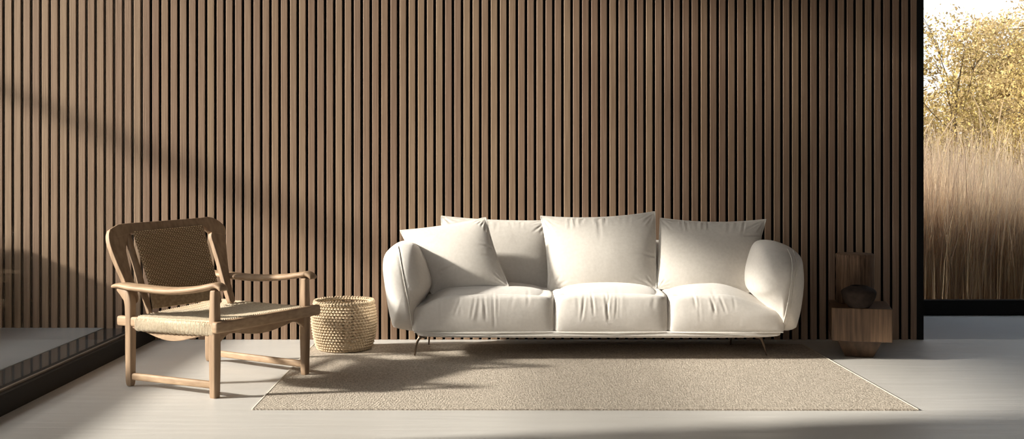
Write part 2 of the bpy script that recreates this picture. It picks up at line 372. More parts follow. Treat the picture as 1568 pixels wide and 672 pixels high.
# base rail
mb = MB()
v_, f_ = puffy(((sx(636)+sx(1199))/2, 6.72, .157), ((sx(1199)-sx(636))/2, .325, .0215), 9, 9, (0, 0), 30)
o = mesh_obj('base', v_, f_, M['linen'], sofa)
mb = MB(); sweep(mb, [(sx(650), 6.394, .152), (sx(1187), 6.394, .152)], .005, .005, n=8, e=2); mb.build('piping', M['piping'], o, smooth=True)
# back rest (behind the loose cushions)
v_, f_ = puffy(((sx(628)+sx(1200))/2, 7.03, .41), ((sx(1200)-sx(628))/2, .10, .25), 5, 8, (0.0, .02), 50)
mesh_obj('backrest', v_, f_, M['linen'], sofa)
# arms: domed front, star-shaped outline
def arm(outline, seams, yfront, yback, dome, cs=264.0, creases=(), splay=0.0):
    P = [(sx(x, cs), sz(y, cs)) for x, y in outline]
    cxx = sum(p[0] for p in P)/len(P); czz = sum(p[1] for p in P)/len(P)
    pl = catmull([Vector((p[0], 0, p[1])) for p in P+[P[0]]], 10)[:-1]
    ang = sorted((math.atan2(p.z-czz, p.x-cxx), math.hypot(p.x-cxx, p.z-czz)) for p in pl)
    aa = np.array([a[0] for a in ang]); rr = np.array([a[1] for a in ang])
    aa = np.concatenate([aa-2*np.pi, aa, aa+2*np.pi]); rr = np.concatenate([rr, rr, rr])
    Rf = lambda t: np.interp(t, aa, rr)
    nt_ = 120; th = np.linspace(-np.pi, np.pi, nt_+1)[:-1]; R0 = Rf(th)
    rings = []
    NR = 34
    def depth(r): return yfront+dome*(1-np.sqrt(np.clip(1-np.clip(r, 0, 1)**2.6, 0, 1)))
    for k in range(1, NR+1):
        r = math.sin(k/NR*math.pi/2); rings.append((np.full(nt_, r), depth(r)))
    V = [(cxx, yfront, czz)]
    for r, y in rings:
        for a_, R_, q in zip(th, R0, r): V.append((cxx+math.cos(a_)*R_*q, y, czz+math.sin(a_)*R_*q))
    nb = 14
    for k in range(1, nb+1):
        t = k/nb; y = yfront+dome+(yback-yfront-dome)*t; q = 1.0 - .10*t**3 + .015*math.sin(t*math.pi)
        for a_, R_ in zip(th, R0): V.append((cxx+math.cos(a_)*R_*q, y, czz+math.sin(a_)*R_*q))
    for k in range(1, 8):
        t = math.cos(k/8*math.pi/2); y = yback+.05*math.sin(k/8*math.pi/2)
        for a_, R_ in zip(th, R0): V.append((cxx+math.cos(a_)*R_*.9*t, y, czz+math.sin(a_)*R_*.9*t))
    tot = NR+nb+7; Fc = [(0, 1+(i+1) % nt_, 1+i) for i in range(nt_)]
    for k in range(tot-1):
        for i in range(nt_):
            a0 = 1+k*nt_; Fc.append((a0+i, a0+(i+1) % nt_, a0+nt_+(i+1) % nt_, a0+nt_+i))
    Fc.append(tuple(1+(tot-1)*nt_+i for i in range(nt_)))
    # creases + seam groove
    A = np.array(V)
    def surf(x, z):
        r = math.hypot(x-cxx, z-czz)/float(Rf(math.atan2(z-czz, x-cxx))); return float(depth(r)), r
    seg = []
    for s_ in seams:
        pts = catmull([Vector((sx(x, cs), 0, sz(y, cs))) for x, y in s_], 8)
        for i in range(len(pts)-1): seg.append((pts[i], pts[i+1]))
    fr = A[:, 1] < yfront+dome*1.02
    for segs, w, d in ((seg, .010, .006),):
        best = np.full(len(A), 9.0)
        for p, q in segs:
            dx, dz = q.x-p.x, q.z-p.z; L = dx*dx+dz*dz+1e-12
            tt = np.clip(((A[:, 0]-p.x)*dx+(A[:, 2]-p.z)*dz)/L, 0, 1); best = np.minimum(best, np.hypot(A[:, 0]-p.x-tt*dx, A[:, 2]-p.z-tt*dz))
        A[:, 1] += np.where(fr, d*np.exp(-(best/w)**2), 0)
    for (x0, y0, x1, y1, w, d) in creases:
        ax_, az_ = sx(x0, cs), sz(y0, cs); bx_, bz_ = sx(x1, cs), sz(y1, cs); dx, dz = bx_-ax_, bz_-az_; L = dx*dx+dz*dz
        tt = np.clip(((A[:, 0]-ax_)*dx+(A[:, 2]-az_)*dz)/L, 0, 1); dd = np.hypot(A[:, 0]-ax_-tt*dx, A[:, 2]-az_-tt*dz)
        A[:, 1] += np.where(fr, (np.exp(-(dd/w)**2)-.5*np.exp(-((dd-2*w)/w)**2))*d, 0)
    SP = lambda y: splay*max(0.0, y-yfront)
    A[:, 0] += splay*np.clip(A[:, 1]-yfront, 0, None)
    o = mesh_obj('arm', A, Fc, M['linen'], sofa)
    for s_ in seams:
        pts = [];
        for p in catmull([Vector((sx(x, cs), 0, sz(y, cs))) for x, y in s_], 8):
            y, r = surf(p.x, p.z)
            if r > .995: q = .995/r; p = Vector((cxx+(p.x-cxx)*q, 0, czz+(p.z-czz)*q)); y, r = surf(p.x, p.z)
            pts.append(Vector((p.x+SP(y), y+.002, p.z)))
        mb = MB(); tube(mb, pts, .0034, 8); mb.build('piping', M['piping'], o, smooth=True)
    return o
arm([(598,506),(591,478),(585,440),(582,410),(586,391),(601,378),(618,376),(633,381),(645,398),(654,420),(658,440),(650,458),(641,474),(637,492),(634,511),(614,510)],
    [[(607,379),(612,391),(620,425),(627,462),(632,509)]], 6.33, 7.02, .24, creases=[(590,392,597,388,.006,.003),(588,402,600,395,.005,.003),(640,470,656,452,.006,.003),(628,440,646,470,.006,.002)])
arm([(1221,507),(1228,480),(1233,440),(1232,412),(1228,396),(1214,384),(1192,376),(1170,375),(1158,382),(1150,400),(1144,425),(1146,447),(1160,462),(1178,482),(1193,500),(1200,511),(1212,511)],
    [[(1216,386),(1217,402),(1212,432),(1206,470),(1200,509)], [(1206,383),(1210,398),(1208,425),(1202,462),(1196,500)]], 6.33, 7.02, .24, creases=[(1196,402,1206,398,.006,.003),(1190,394,1200,388,.006,.003),(1203,412,1212,404,.005,.003)], splay=.14)
# legs
for pts, mt in (([(652,515),(644,516),(638,526),(635,545.5)], 'bronze'), ([(1157,515),(1165,518),(1170,530),(1174,545.5)], 'bronze')):
    p = [at(x, y, 6.56) for x, y in pts]; p[-1].z = .0075
    mb = MB(); sweep(mb, catmull(p, 6), [.026, .020, .014, .009], [.010, .010, .009, .008], side=(1, 0, .2), n=10, e=2.4)
    o = mb.build('leg', M[mt], sofa, smooth=True); tag(o, 'thin curved bronze metal leg')
for xx in (-.48, 1.42):
    mb = MB(); sweep(mb, catmull([(xx, 6.93, .138), (xx-.01, 6.94, .1), (xx-.02, 6.95, .0075)], 6), [.024, .014, .009], .009, side=(1, 0, 0), n=10)
    mb.build('leg', M['bronze'], sofa, smooth=True)

# ------------------------------------------------------------------ loose cushions
def pillow(corners, T, k, label, creases, seed, mat_='linen_pillow', Ng=84, back=.8):
    TL, TR, BR, BL = [Vector(p) for p in corners]
    nrm = ((TR-TL)+(BR-BL)).cross((BL-TL)+(BR-TR)).normalized()
    if nrm.y > 0: nrm = -nrm
    kt, kr, kb, kl = k; r_ = random.Random(seed)
    lin = np.sin(np.linspace(-1, 1, Ng+1)*np.pi/2); lin = np.sign(lin)*(1-(1-np.abs(lin))**.93)
    cs = list(creases)
    for c_ in ((-1, 1), (1, 1), (-1, -1), (1, -1)):           # gathers fanning out of each corner
        for q in range(4):
            a_ = math.radians(15+q*20+r_.uniform(-6, 6)); L = r_.uniform(.18, .42); s0 = .07
            cs.append((c_[0]*(1-s0*math.cos(a_)), c_[1]*(1-s0*math.sin(a_)), c_[0]*(1-(s0+L)*math.cos(a_)), c_[1]*(1-(s0+L)*math.sin(a_)), .022, .0035*r_.uniform(.6, 1.2)))
    def pos(u, v):
        uu = u*(1-(kr if u > 0 else kl)*(1-v*v)); vv = v*(1-(kt if v > 0 else kb)*(1-u*u))
        a_, b_ = (uu+1)/2, (vv+1)/2
        return BL*(1-a_)*(1-b_)+BR*a_*(1-b_)+TR*a_*b_+TL*(1-a_)*b_
    V = []; Fc = []
    W_ = Ng+1
    for sgn in (1, -1):
        b0 = len(V)
        for j in range(W_):
            for i in range(W_):
                u, v = lin[i], lin[j]
                e = max(0, 1-u*u)**.62*max(0, 1-v*v)**.62
                low = 1+.22*(-v)*(1-u*u)                      # the filling settles downwards
                h = T*e*low*(1 if sgn > 0 else back)
                if sgn > 0:
                    for (x0, y0, x1, y1, w, d) in cs:
                        dx, dy = x1-x0, y1-y0; L = dx*dx+dy*dy; tt = min(1, max(0, ((u-x0)*dx+(v-y0)*dy)/L))
                        dd = math.hypot(u-x0-tt*dx, v-y0-tt*dy)
                        if dd < 4*w: h += (-math.exp(-(dd/w)**2)+.6*math.exp(-((dd-2*w)/w)**2))*d*(1-tt)**.5*min(1, e*6)
                V.append(pos(u, v)+nrm*(h*sgn))
        for j in range(Ng):
            for i in range(Ng):
                q = b0+j*W_+i; Fc.append((q, q+1, q+W_+1, q+W_) if sgn > 0 else (q, q+W_, q+W_+1, q+1))
    o = mesh_obj('cushion', V, Fc, M[mat_]); tag(o, label, 'cushion', 'loose cushions on the sofa')
    ed = [pos(u, 1) for u in np.linspace(-1, 1, 40)[:-1]]+[pos(1, v) for v in np.linspace(1, -1, 40)[:-1]]+[pos(u, -1) for u in np.linspace(1, -1, 40)[:-1]]+[pos(-1, v) for v in np.linspace(-1, 1, 40)[:-1]]
    mb = MB(); closed_tube(mb, ed, .0038); mb.build('piping', M['piping'], o, smooth=True)
    return o
def top_gathers(xs, L, d, seed):
    r_ = random.Random(seed); return [(x, .93, x+r_.uniform(-.05, .05), .93-L*r_.uniform(.6, 1.4), r_.uniform(.014, .022), d*r_.uniform(.7, 1.3)) for x in xs]
pillow([at(828,331,6.90), at(1003,324,6.90), at(1005,441,6.70), at(839,447,6.70)], .078, (.10,.00,.0,.05),
       'large cream cushion standing upright in the middle of the sofa', top_gathers([-.5,-.42,-.28,-.05,.02,.12,.3,.42,.55], .28, .006, 1)+[(.95,-.2,.6,-.12,.03,.004),(.0,.9,.0,.2,.03,.003)], 3)
pillow([at(1011,334,6.90), at(1173,336,6.88), at(1147,448,6.70), at(1006,442,6.70)], .078, (.10,.03,.0,.0),
       'cream cushion at the right end of the sofa leaning towards the arm', top_gathers([-.6,-.5,-.3,-.18,-.1,.2,.33,.45,.6], .28, .006, 2)+[(.95,.55,.6,.5,.03,.004)], 4)
pillow([at(676,331,6.99), at(838,338,6.97), at(843,447,6.80), at(681,449,6.80)], .062, (.05,.02,.0,.0),
       'large beige cushion half hidden behind the tilted cushion at the left', top_gathers([-.1,.02,.3,.5], .2, .003, 5), 5, back=.4)
pillow([at(613,353,6.76), at(744,333,6.74), at(779,438,6.58), at(662,450,6.58)], .075, (.05,.05,.01,.0),
       'smaller cream cushion tilted against the left arm of the sofa', [(-.5,-.45,-.1,-.35,.03,.004),(.93,.1,.6,.2,.03,.004),(.93,-.2,.6,-.1,.03,.003)], 6)

# ------------------------------------------------------------------ basket
bc = Vector(((527-CX)*6.80/F, 6.80, .0075))
def basket():
    rows, st = 17, 58; RV, TH = 7, 6
    prof = [(0, .158), (.02, .171), (.08, .187), (.16, .197), (.22, .196), (.27, .186), (.292, .180)]
    zz = np.linspace(0, .292, rows*RV+1); rr = np.interp(zz, [p[0] for p in prof], [p[1] for p in prof])
    n = st*TH; V = []; keep = []
    for j, (z, r) in enumerate(zip(zz, rr)):
        for i in range(n):
            row = j/RV; ph = (i/TH+(int(row) % 2)*.5+.35*(row-int(row)))*2*math.pi
            bump_ = .0042*math.cos(2*math.pi*row)*-1+.0034*math.cos(ph)
            a_ = 2*math.pi*i/n
            wob = 1+.012*math.sin(3*a_+z*14)
            V.append(bc+Vector((math.cos(a_)*(r*wob+bump_), math.sin(a_)*(r*wob+bump_), z)))
    Fc = []
    for j in range(rows*RV):
        row = (j+.5)/RV; fr = row-int(row)
        for i in range(n):
            ph = ((i+.5)/TH+(int(row) % 2)*.5+.35*fr) % 1.0
            if abs(ph-.5) < .26 and (fr > .68 or fr < .18) and 0.5 < row < rows-.6: continue
            Fc.append((j*n+i, j*n+(i+1) % n, (j+1)*n+(i+1) % n, (j+1)*n+i))
    return V, Fc
bsk = empty('basket', bc); tag(bsk, 'round woven seagrass basket between the armchair and the sofa', 'basket')
v_, f_ = basket()
o = mesh_obj('basket_wall', v_, f_, M['seagrass'], bsk)
mo = o.modifiers.new('s', 'SOLIDIFY'); mo.thickness = .009; mo.offset = -1
mb = MB(); n_ = 150     # plaited rim of short loops
pts = [bc+Vector((math.cos(2*math.pi*i/n_)*(.181+.003*math.sin(i*2.1)), math.sin(2*math.pi*i/n_)*(.181+.003*math.sin(i*2.1)), .293+.004*math.cos(i*2.1))) for i in range(n_)]
closed_tube(mb, pts, .0055, 6)
for i in range(62):
    a_ = 2*math.pi*i/62; d = Vector((math.cos(a_), math.sin(a_), 0)); t = Vector((-d.y, d.x, 0)); p = bc+d*.181+Vector((0, 0, .297))
    tube(mb, catmull([p+d*.006-Vector((0,0,.008))-t*.004, p+Vector((0,0,.006)), p-d*.008-Vector((0,0,.004))+t*.004], 3), .0036, 6)
mb.build('rim', M['seagrass'], bsk, smooth=True)
mb = MB(); ring = [bc+Vector((math.cos(2*math.pi*i/48)*.163, math.sin(2*math.pi*i/48)*.163, .012)) for i in range(48)]
v_, f_ = prism(ring, (0,0,1), .012); mb.add(v_, f_); mb.build('bottom', M['seagrass'], bsk)

# ------------------------------------------------------------------ armchair
A = on_floor(329, 609); B = on_floor(467, 573, rz); C = on_floor(200, 591); D = on_floor(321, 553)
Wd = (B-A); Wd.z = 0; Wd.normalize(); Fd = Vector((Wd.y, -Wd.x, 0))     # across the chair, and forwards
chair = empty('armchair', (A+B+C+D)/4*1.0); chair.location.z = 0
tag(chair, 'low oak lounge chair with woven cord seat and tall winged back beside the glass wall', 'armchair')
up = Vector((0, 0, 1))
def vert(p, z): return Vector((p.x, p.y, z))
def stick(name, pts, w, h, side, n=16, e=3.4, mt='oak', sm=8):
    mb = MB(); sweep(mb, catmull(pts, sm), w, h, side=side, n=n, e=e); return mb.build(name, M[mt], chair, smooth=True)
def lf(p, f): return p+Fd*f
# front legs (straight), rear legs (flare back under the arm)
stick('leg', [vert(A, .001), vert(A, .03), vert(A, .30), vert(A, .45), vert(A, .535)], [.026, .040, .046, .046, .042, .036], [.026, .040, .046, .044, .040, .036], Wd, e=5)
stick('leg', [vert(B, .0085), vert(B, .03), vert(B, .30), vert(B, .45), vert(B, .535)], [.020, .034, .044, .046, .040, .036], [.022, .036, .044, .044, .040, .036], Wd, e=5)
for P_, z0 in ((C, .001), (D, .001)):
    stick('leg', [vert(P_, z0), vert(P_, .03), vert(P_, .18), vert(P_, .36), lf(vert(P_, .44), -.006), lf(vert(P_, .475), -.03), lf(vert(P_, .505), -.085)],
          [.024, .038, .040, .042, .042, .040, .034], [.024, .042, .046, .046, .052, .060, .03], Wd, e=5)
# arms: rise from a rounded rear tip to a scrolled front tip
def armrest(Pb, Pf, s):
    rear = lf(vert(Pb, .507), -.13); f = vert(Pf, .55)
    L = (Pf-Pb).length
    pts = [rear, lf(vert(Pb, .517), -.06), lf(vert(Pb, .512), .05), vert(Pb.lerp(Pf, .5), .508), vert(Pb.lerp(Pf, .8), .526), lf(vert(Pf, .548), -.01), lf(vert(Pf, .553), .022), lf(vert(Pf, .541), .05), lf(vert(Pf, .528), .058)]
    o = stick('armrest', pts, [.035, .085, .10, .095, .085, .072, .064, .058, .052], [.018, .030, .036, .038, .034, .030, .028, .026, .018], Wd, n=24, e=2.5, mt='oak_long')
    return o
armrest(C, A, -1); armrest(D, B, 1)
# seat rails
zs = .346
def rail(name, p, q, z0, z1, w, h, e0, e1, mt='oak_long'):
    d = (q-p); d.z = 0; d.normalize(); a_ = vert(p, z0)-d*e0; b_ = vert(q, z1)+d*e1
    mb = MB(); sweep(mb, [a_, a_.lerp(b_, .33), a_.lerp(b_, .66), b_], w, h, side=d.cross(up), n=20, e=5); return mb.build(name, M[mt], chair, smooth=True)
rail('seat_rail', C, A, .334, .346, .036, .050, .085, .03)
rail('seat_rail', D, B, .334, .346, .036, .050, .06, .03)
fr_a, fr_b = lf(A, .012), lf(B, .012)
rail('front_rail', lf(A, .03), lf(B, .03), .348, .352, .040, .056, .035, .075)
rail('rear_rail', C, D, .325, .325, .034, .045, .0, .0)
# curved aprons below the rails
def apron(p, q, ztop, sag, depth_end, inset=0.0, th=.022, flip=False):
    n = 26; top = []; bot = []
    for i in range(n+1):
        t = i/n; a_ = p.lerp(q, t)
        top.append(vert(a_, ztop)); s_ = depth_end*(max(0, 1-t*7)**1.6+max(0, 1-(1-t)*7)**1.6)+.012+sag*math.sin(math.pi*t)**2
        bot.append(vert(a_, ztop-s_))
    d = (q-p).normalized(); v_, f_ = prism(top+bot[::-1], d.cross(up), th)
    return MB().add(v_, f_).build('apron', M['oak_long'], chair, smooth=False, bevel=.003)
apron(C+Fd*.012, A-Fd*.012, .314, .045, .0)
apron(D+Fd*.012, B-Fd*.012, .314, .045, .0)
apron(lf(A, .0)+Wd*.014, lf(B, .0)-Wd*.014, .324, .036, .055)
# low side stretchers
for p, q in ((C, A), (D, B)):
    mb = MB(); a_, b_ = vert(p, .052), vert(q, .062); sweep(mb, [a_, a_.lerp(b_, .5), b_], .024, .036, side=Wd, n=16, e=4); mb.build('stretcher', M['oak_long'], chair, smooth=True)
# woven seat: side-wrapped cords, twill pattern on top
def seat():
    nu, nv = 210, 190; V = []; Fc = []
    q = [lf(C, .075), lf(A, .012), lf(B, .012), lf(D, .075)]     # near-rear, near-front, far-front, far-rear
    q[0] = q[0]-Wd*.026; q[1] = q[1]-Wd*.014; q[2] = q[2]+Wd*.014; q[3] = q[3]+Wd*.026
    cu, cv = 34, 46
    for j in range(nv+1):
        v = j/nv                                                # 0 near .. 1 far
        for i in range(nu+1):
            u = i/nu                                            # 0 rear .. 1 front
            p = (q[0].lerp(q[1], u)).lerp(q[3].lerp(q[2], u), v)
            e = min(1, min(v, 1-v)/.035)
            z = .368+.010*u-.026*math.sin(math.pi*u)**.8*math.sin(math.pi*v)**.8
            a_, b_ = u*cu*math.pi*2, v*cv*math.pi*2
            z += .0030*math.cos(a_)*math.cos(b_+a_*.5)+.0016*math.cos(b_)
            if e < 1: z -= .012*(1-e)**2
            V.append(vert(p, z))
    for j in range(nv):
        for i in range(nu): k = j*(nu+1)+i; Fc.append((k, k+1, k+nu+2, k+nu+1))
    # side wraps: rounded skirt of cords over each side rail
    for s_, row in ((-1, 0), (1, nv)):
        prev = [row*(nu+1)+i for i in range(nu+1)]
        for k, (dx, dz) in enumerate(((.006, -.004), (.009, -.012), (.010, -.026), (.010, -.044), (.008, -.058), (.0, -.064))):
            cur = []
            for i in range(nu+1):
                b_ = V[row*(nu+1)+i]; rip = .0022*math.cos(i/nu*52*2*math.pi)
                cur.append(len(V)); V.append(Vector((b_.x, b_.y, b_.z+.0*dz))+Wd*s_*(dx+rip)+up*dz)
            for i in range(nu): Fc.append((prev[i], prev[i+1], cur[i+1], cur[i]))
            prev = cur
    o = mesh_obj('woven_seat', V, Fc, M['cord_pale'], chair); tag(o, 'pale woven paper cord seat'); face_toward(o, (0, 0, 1))
    mo = o.modifiers.new('s', 'SOLIDIFY'); mo.thickness = .004; mo.offset = -1
seat()
# back: everything lies in one reclined plane
Bn = at(228, 478, 5.78); Bf = at(357, 462, 6.218); Tn = at(193, 352, 5.885)
Pn = (Bf-Bn).cross(Tn-Bn).normalized()
if Pn.dot(Fd) < 0: Pn = -Pn
def bp(px, py, off=0.0):
    d = Vector(((px-CX)/F, 1, -(py-HY)/F)); o_ = Vector((0, 0, EYE))
    t = (Bn-o_).dot(Pn)/d.dot(Pn); return o_+d*t+Pn*off
def plate(name, outline, th, off=0.0, smooth_n=5, mt='oak', bev=.006):
    pts = catmull([bp(x, y, off) for x, y in outline+[outline[0]]], smooth_n)[:-1]
    v_, f_ = prism(pts, Pn, th); return MB().add(v_, f_).build(name, M[mt], chair, bevel=bev, seg=3)
# crest with its two swept wings; wings narrow to the rear legs
plate('crest_rail', [(178,345),(200,342.5),(250,339),(300,335),(318,333.5),(332,339),(342,349),(343,362),(333,360),(322,357),(308,347),(290,349),(250,353),(203,358),(190,362),(176,366),(168,362),(166,353)], .036)
plate('back_wing', [(166,352),(164,360),(165,372),(170,388),(178,408),(187,428),(193,446),(196,462),(206,466),(210,458),(206,440),(199,420),(194,400),(191,382),(193,366),(190,356),(180,350)], .034)
plate('back_wing', [(342,350),(344,370),(346,395),(349,420),(353,442),(358,461),(351,464),(344,444),(337,418),(331,396),(325,376),(321,360),(328,350)], .034)
def stile(pts, wd):
    mb = MB(); sweep(mb, catmull([bp(x, y, .003) for x, y in pts], 6), wd, .026, side=(Bf-Bn).normalized(), n=14, e=2.8); mb.build('back_stile', M['oak'], chair, smooth=True)
stile([(192,353),(199,376),(209,410),(218,444),(224,462),(229,482)], [.036, .036, .038, .034, .024])
stile([(306,344),(312,366),(320,398),(328,430),(333,450),(336,464)], [.024, .024, .024, .024, .022])
# woven back panel, closely knotted, slightly hollow, with plain wrapped cords at its foot
def back_panel(c4, nu, nv, cu, cv, amp, bow, off, mt, label, name, plain=False):
    TL, TR, BR, BL = [bp(x, y, off) for x, y in c4]; V = []; Fc = []; KN = []
    for j in range(nv+1):
        v = j/nv
        for i in range(nu+1):
            u = i/nu; p = TL.lerp(TR, u).lerp(BL.lerp(BR, u), v)
            if plain: h = amp*abs(math.cos(u*cu*math.pi))-bow*math.sin(math.pi*u)
            else:
                r_ = v*cv; sh = .5*(int(r_) % 2)
                h = amp*(abs(math.sin(math.pi*(u*cu+sh)))**.8*abs(math.sin(math.pi*r_))**.8)*(1+.35*math.sin(37*u+91*v+int(r_)*1.7))-bow*math.sin(math.pi*u)*math.sin(math.pi*min(1, v*.9+.05))
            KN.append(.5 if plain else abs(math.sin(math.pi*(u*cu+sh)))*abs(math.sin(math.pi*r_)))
            e = min(u, 1-u)/.02
            if e < 1: h -= .008*(1-e)**2
            V.append(p+Pn*h)
    for j in range(nv):
        for i in range(nu): k = j*(nu+1)+i; Fc.append((k, k+1, k+nu+2, k+nu+1))
    o = mesh_obj(name, V, Fc, M[mt], chair, recalc=False); tag(o, label); face_toward(o, Pn)
    a_ = o.data.attributes.new('rnd', 'FLOAT', 'POINT'); a_.data.foreach_set('value', KN)  # knot height, drives the painted recess shade
    mo = o.modifiers.new('s', 'SOLIDIFY'); mo.thickness = .010; mo.offset = -1 if True else 1
    return o
back_panel([(200,357),(305,347),(331,438),(226,441)], 336, 272, 28, 34, .0075, .012, .025, 'cord_recess_shade', 'tan knotted cord panel', 'woven_back')
back_panel([(225,440),(331,437),(337,458),(231,474)], 260, 30, 52, 1, .004, .006, .020, 'cord', 'plain wrapped cords at the foot of the back', 'cord_wrap', True)

# ------------------------------------------------------------------ side table, stump, bowl
yaw = math.radians(-14)
def rotbox(cx, cy, hx, hy, z0, z1, hx0=None, hy0=None, yw=yaw):
    hx0 = hx if hx0 is None else hx0; hy0 = hy if hy0 is None else hy0; V = []
    for z, a_, b_ in ((z0, hx0, hy0), (z1, hx, hy)):
        for x, y in ((-a_, -b_), (a_, -b_), (a_, b_), (-a_, b_)):
            V.append((cx+x*math.cos(yw)-y*math.sin(yw), cy+x*math.sin(yw)+y*math.cos(yw), z))
    return V, [(0,3,2,1),(4,5,6,7),(0,1,5,4),(1,2,6,5),(2,3,7,6),(3,0,4,7)]
tx, ty = 2.115, 6.64
tb = empty('side_table', (tx, ty, 0)); tag(tb, 'solid dark wooden block table on a tapered foot right of the sofa', 'side table')
v_, f_ = rotbox(tx, ty, .170, .20, .108, .302); MB().add(v_, f_).build('block', M['block'], tb, bevel=.004, seg=2)
v_, f_ = rotbox(tx-.008, ty+.005, .128, .15, .001, .1075, .080, .10); MB().add(v_, f_).build('foot', M['block_base'], tb, bevel=.003, seg=2)
sxp, syp = (1306.5-CX)*6.75/F, 6.72
def lathe(prof, cx, cy, n=72, wob=None):
    V = []; Fc = []
    for j, (r, z) in enumerate(prof):
        for i in range(n):
            a_ = 2*math.pi*i/n; q = r*(wob(a_, z) if wob else 1); V.append((cx+q*math.cos(a_), cy+q*math.sin(a_), z))
    m_ = len(prof)
    for j in range(m_-1):
        for i in range(n): Fc.append((j*n+i, j*n+(i+1) % n, (j+1)*n+(i+1) % n, (j+1)*n+i))
    Fc.append(tuple(range(n-1, -1, -1))); Fc.append(tuple((m_-1)*n+i for i in range(n))); return V, Fc
z0 = .3025
def wobf(a_, z):
    cr_ = -.06*math.exp(-((a_-4.15)/.05)**2)-.035*math.exp(-((a_-4.75)/.03)**2)*(1 if z > .42 else .4)
    return 1+.018*math.sin(3*a_+1)+.008*math.sin(11*a_)+.004*math.sin(29*a_+z*20)+cr_
prof = [(.106, z0), (.111, z0+.006)]+[(.111+.001*math.sin(k), z0+.01+k*.0138) for k in range(20)]+[(.1135, .590), (.112, .598), (.107, .601), (.05, .6015)]
v_, f_ = lathe(prof, sxp, syp, 220, wobf)
o = mesh_obj('wooden_stump', v_, f_, M['trunk']); tag(o, 'upright cylindrical log with split bark standing behind the dark bowl', 'log')
bx, by = (1316-CX)*6.49/F, 6.502
prof = [(.001, z0), (.052, z0), (.060, z0+.004), (.080, z0+.030), (.094, z0+.058), (.1005, z0+.082), (.1005, z0+.092), (.092, z0+.104), (.066, z0+.118), (.052, z0+.124), (.047, z0+.128), (.043, z0+.126), (.046, z0+.116), (.080, z0+.096), (.086, z0+.08), (.06, z0+.03), (.001, z0+.02)]
pp = catmull([Vector((r, 0, z)) for r, z in prof], 4); v_, f_ = lathe([(max(p.x, .001), p.z) for p in pp], bx, by, 72)
o = mesh_obj('bowl', v_, f_, M['clay']); tag(o, 'squat dark clay bowl with narrow mouth on the block table', 'bowl')

# ------------------------------------------------------------------ outside: reeds and trees
def set_rnd(o, vals, per):
    a_ = o.data.attributes.new('rnd', 'FLOAT', 'FACE'); a_.data.foreach_set('value', np.repeat(vals, per)[:len(o.data.polygons)])
nB = 32000
V = np.zeros((nB, 7, 3)); yy = 8.75+rng.random(nB)**1.5*4.6; xx = .30*yy+rng.random(nB)*(.42*yy)
tall = rng.random(nB) < .16*np.clip(2.2-(xx/yy-.36)*16, .15, 1.6); hh = (.72+.30*rng.random(nB))+(yy-8.7)*.075+np.where(tall, .15+.40*rng.random(nB), 0); ww = .0022+.0028*rng.random(nB)
az = rng.random(nB)*6.283; lean = .05+.22*rng.random(nB)**2; fa = rng.random(nB)*6.283
for k, t in enumerate((0, .45, .8, 1.0)):
    cx_ = xx+np.cos(az)*lean*t**2*hh; cy_ = yy+np.sin(az)*lean*t**2*hh; cz_ = hh*t*(1-.1*lean*t)-.02
    wk = ww*(1, .9, .55, 0)[k]
    if k < 3:
        V[:, 2*k] = np.stack([cx_-np.cos(fa)*wk, cy_-np.sin(fa)*wk, cz_], 1); V[:, 2*k+1] = np.stack([cx_+np.cos(fa)*wk, cy_+np.sin(fa)*wk, cz_], 1)
    else: V[:, 6] = np.stack([cx_, cy_, cz_], 1)
def fast_mesh(name, V, quads, tris, nper, mt):
    n = V.shape[0]; me = bpy.data.meshes.new(name); base = (np.arange(n)*nper)[:, None]
    faces = [list(map(int, (b+i for i in q))) for b in base[:, 0] for q in list(quads)+list(tris)]
    me.from_pydata(V.reshape(-1, 3).tolist(), [], faces)
    me.materials.append(mt); o = bpy.data.objects.new(name, me); COL.objects.link(o); return o
o = fast_mesh('tall_grass', V, [(0,1,3,2),(2,3,5,4)], [(4,5,6)], 7, M['grass']); set_rnd(o, rng.random(nB), 3)
tag(o, 'dense dry golden reeds growing right outside the right window', 'grass', kind='stuff')
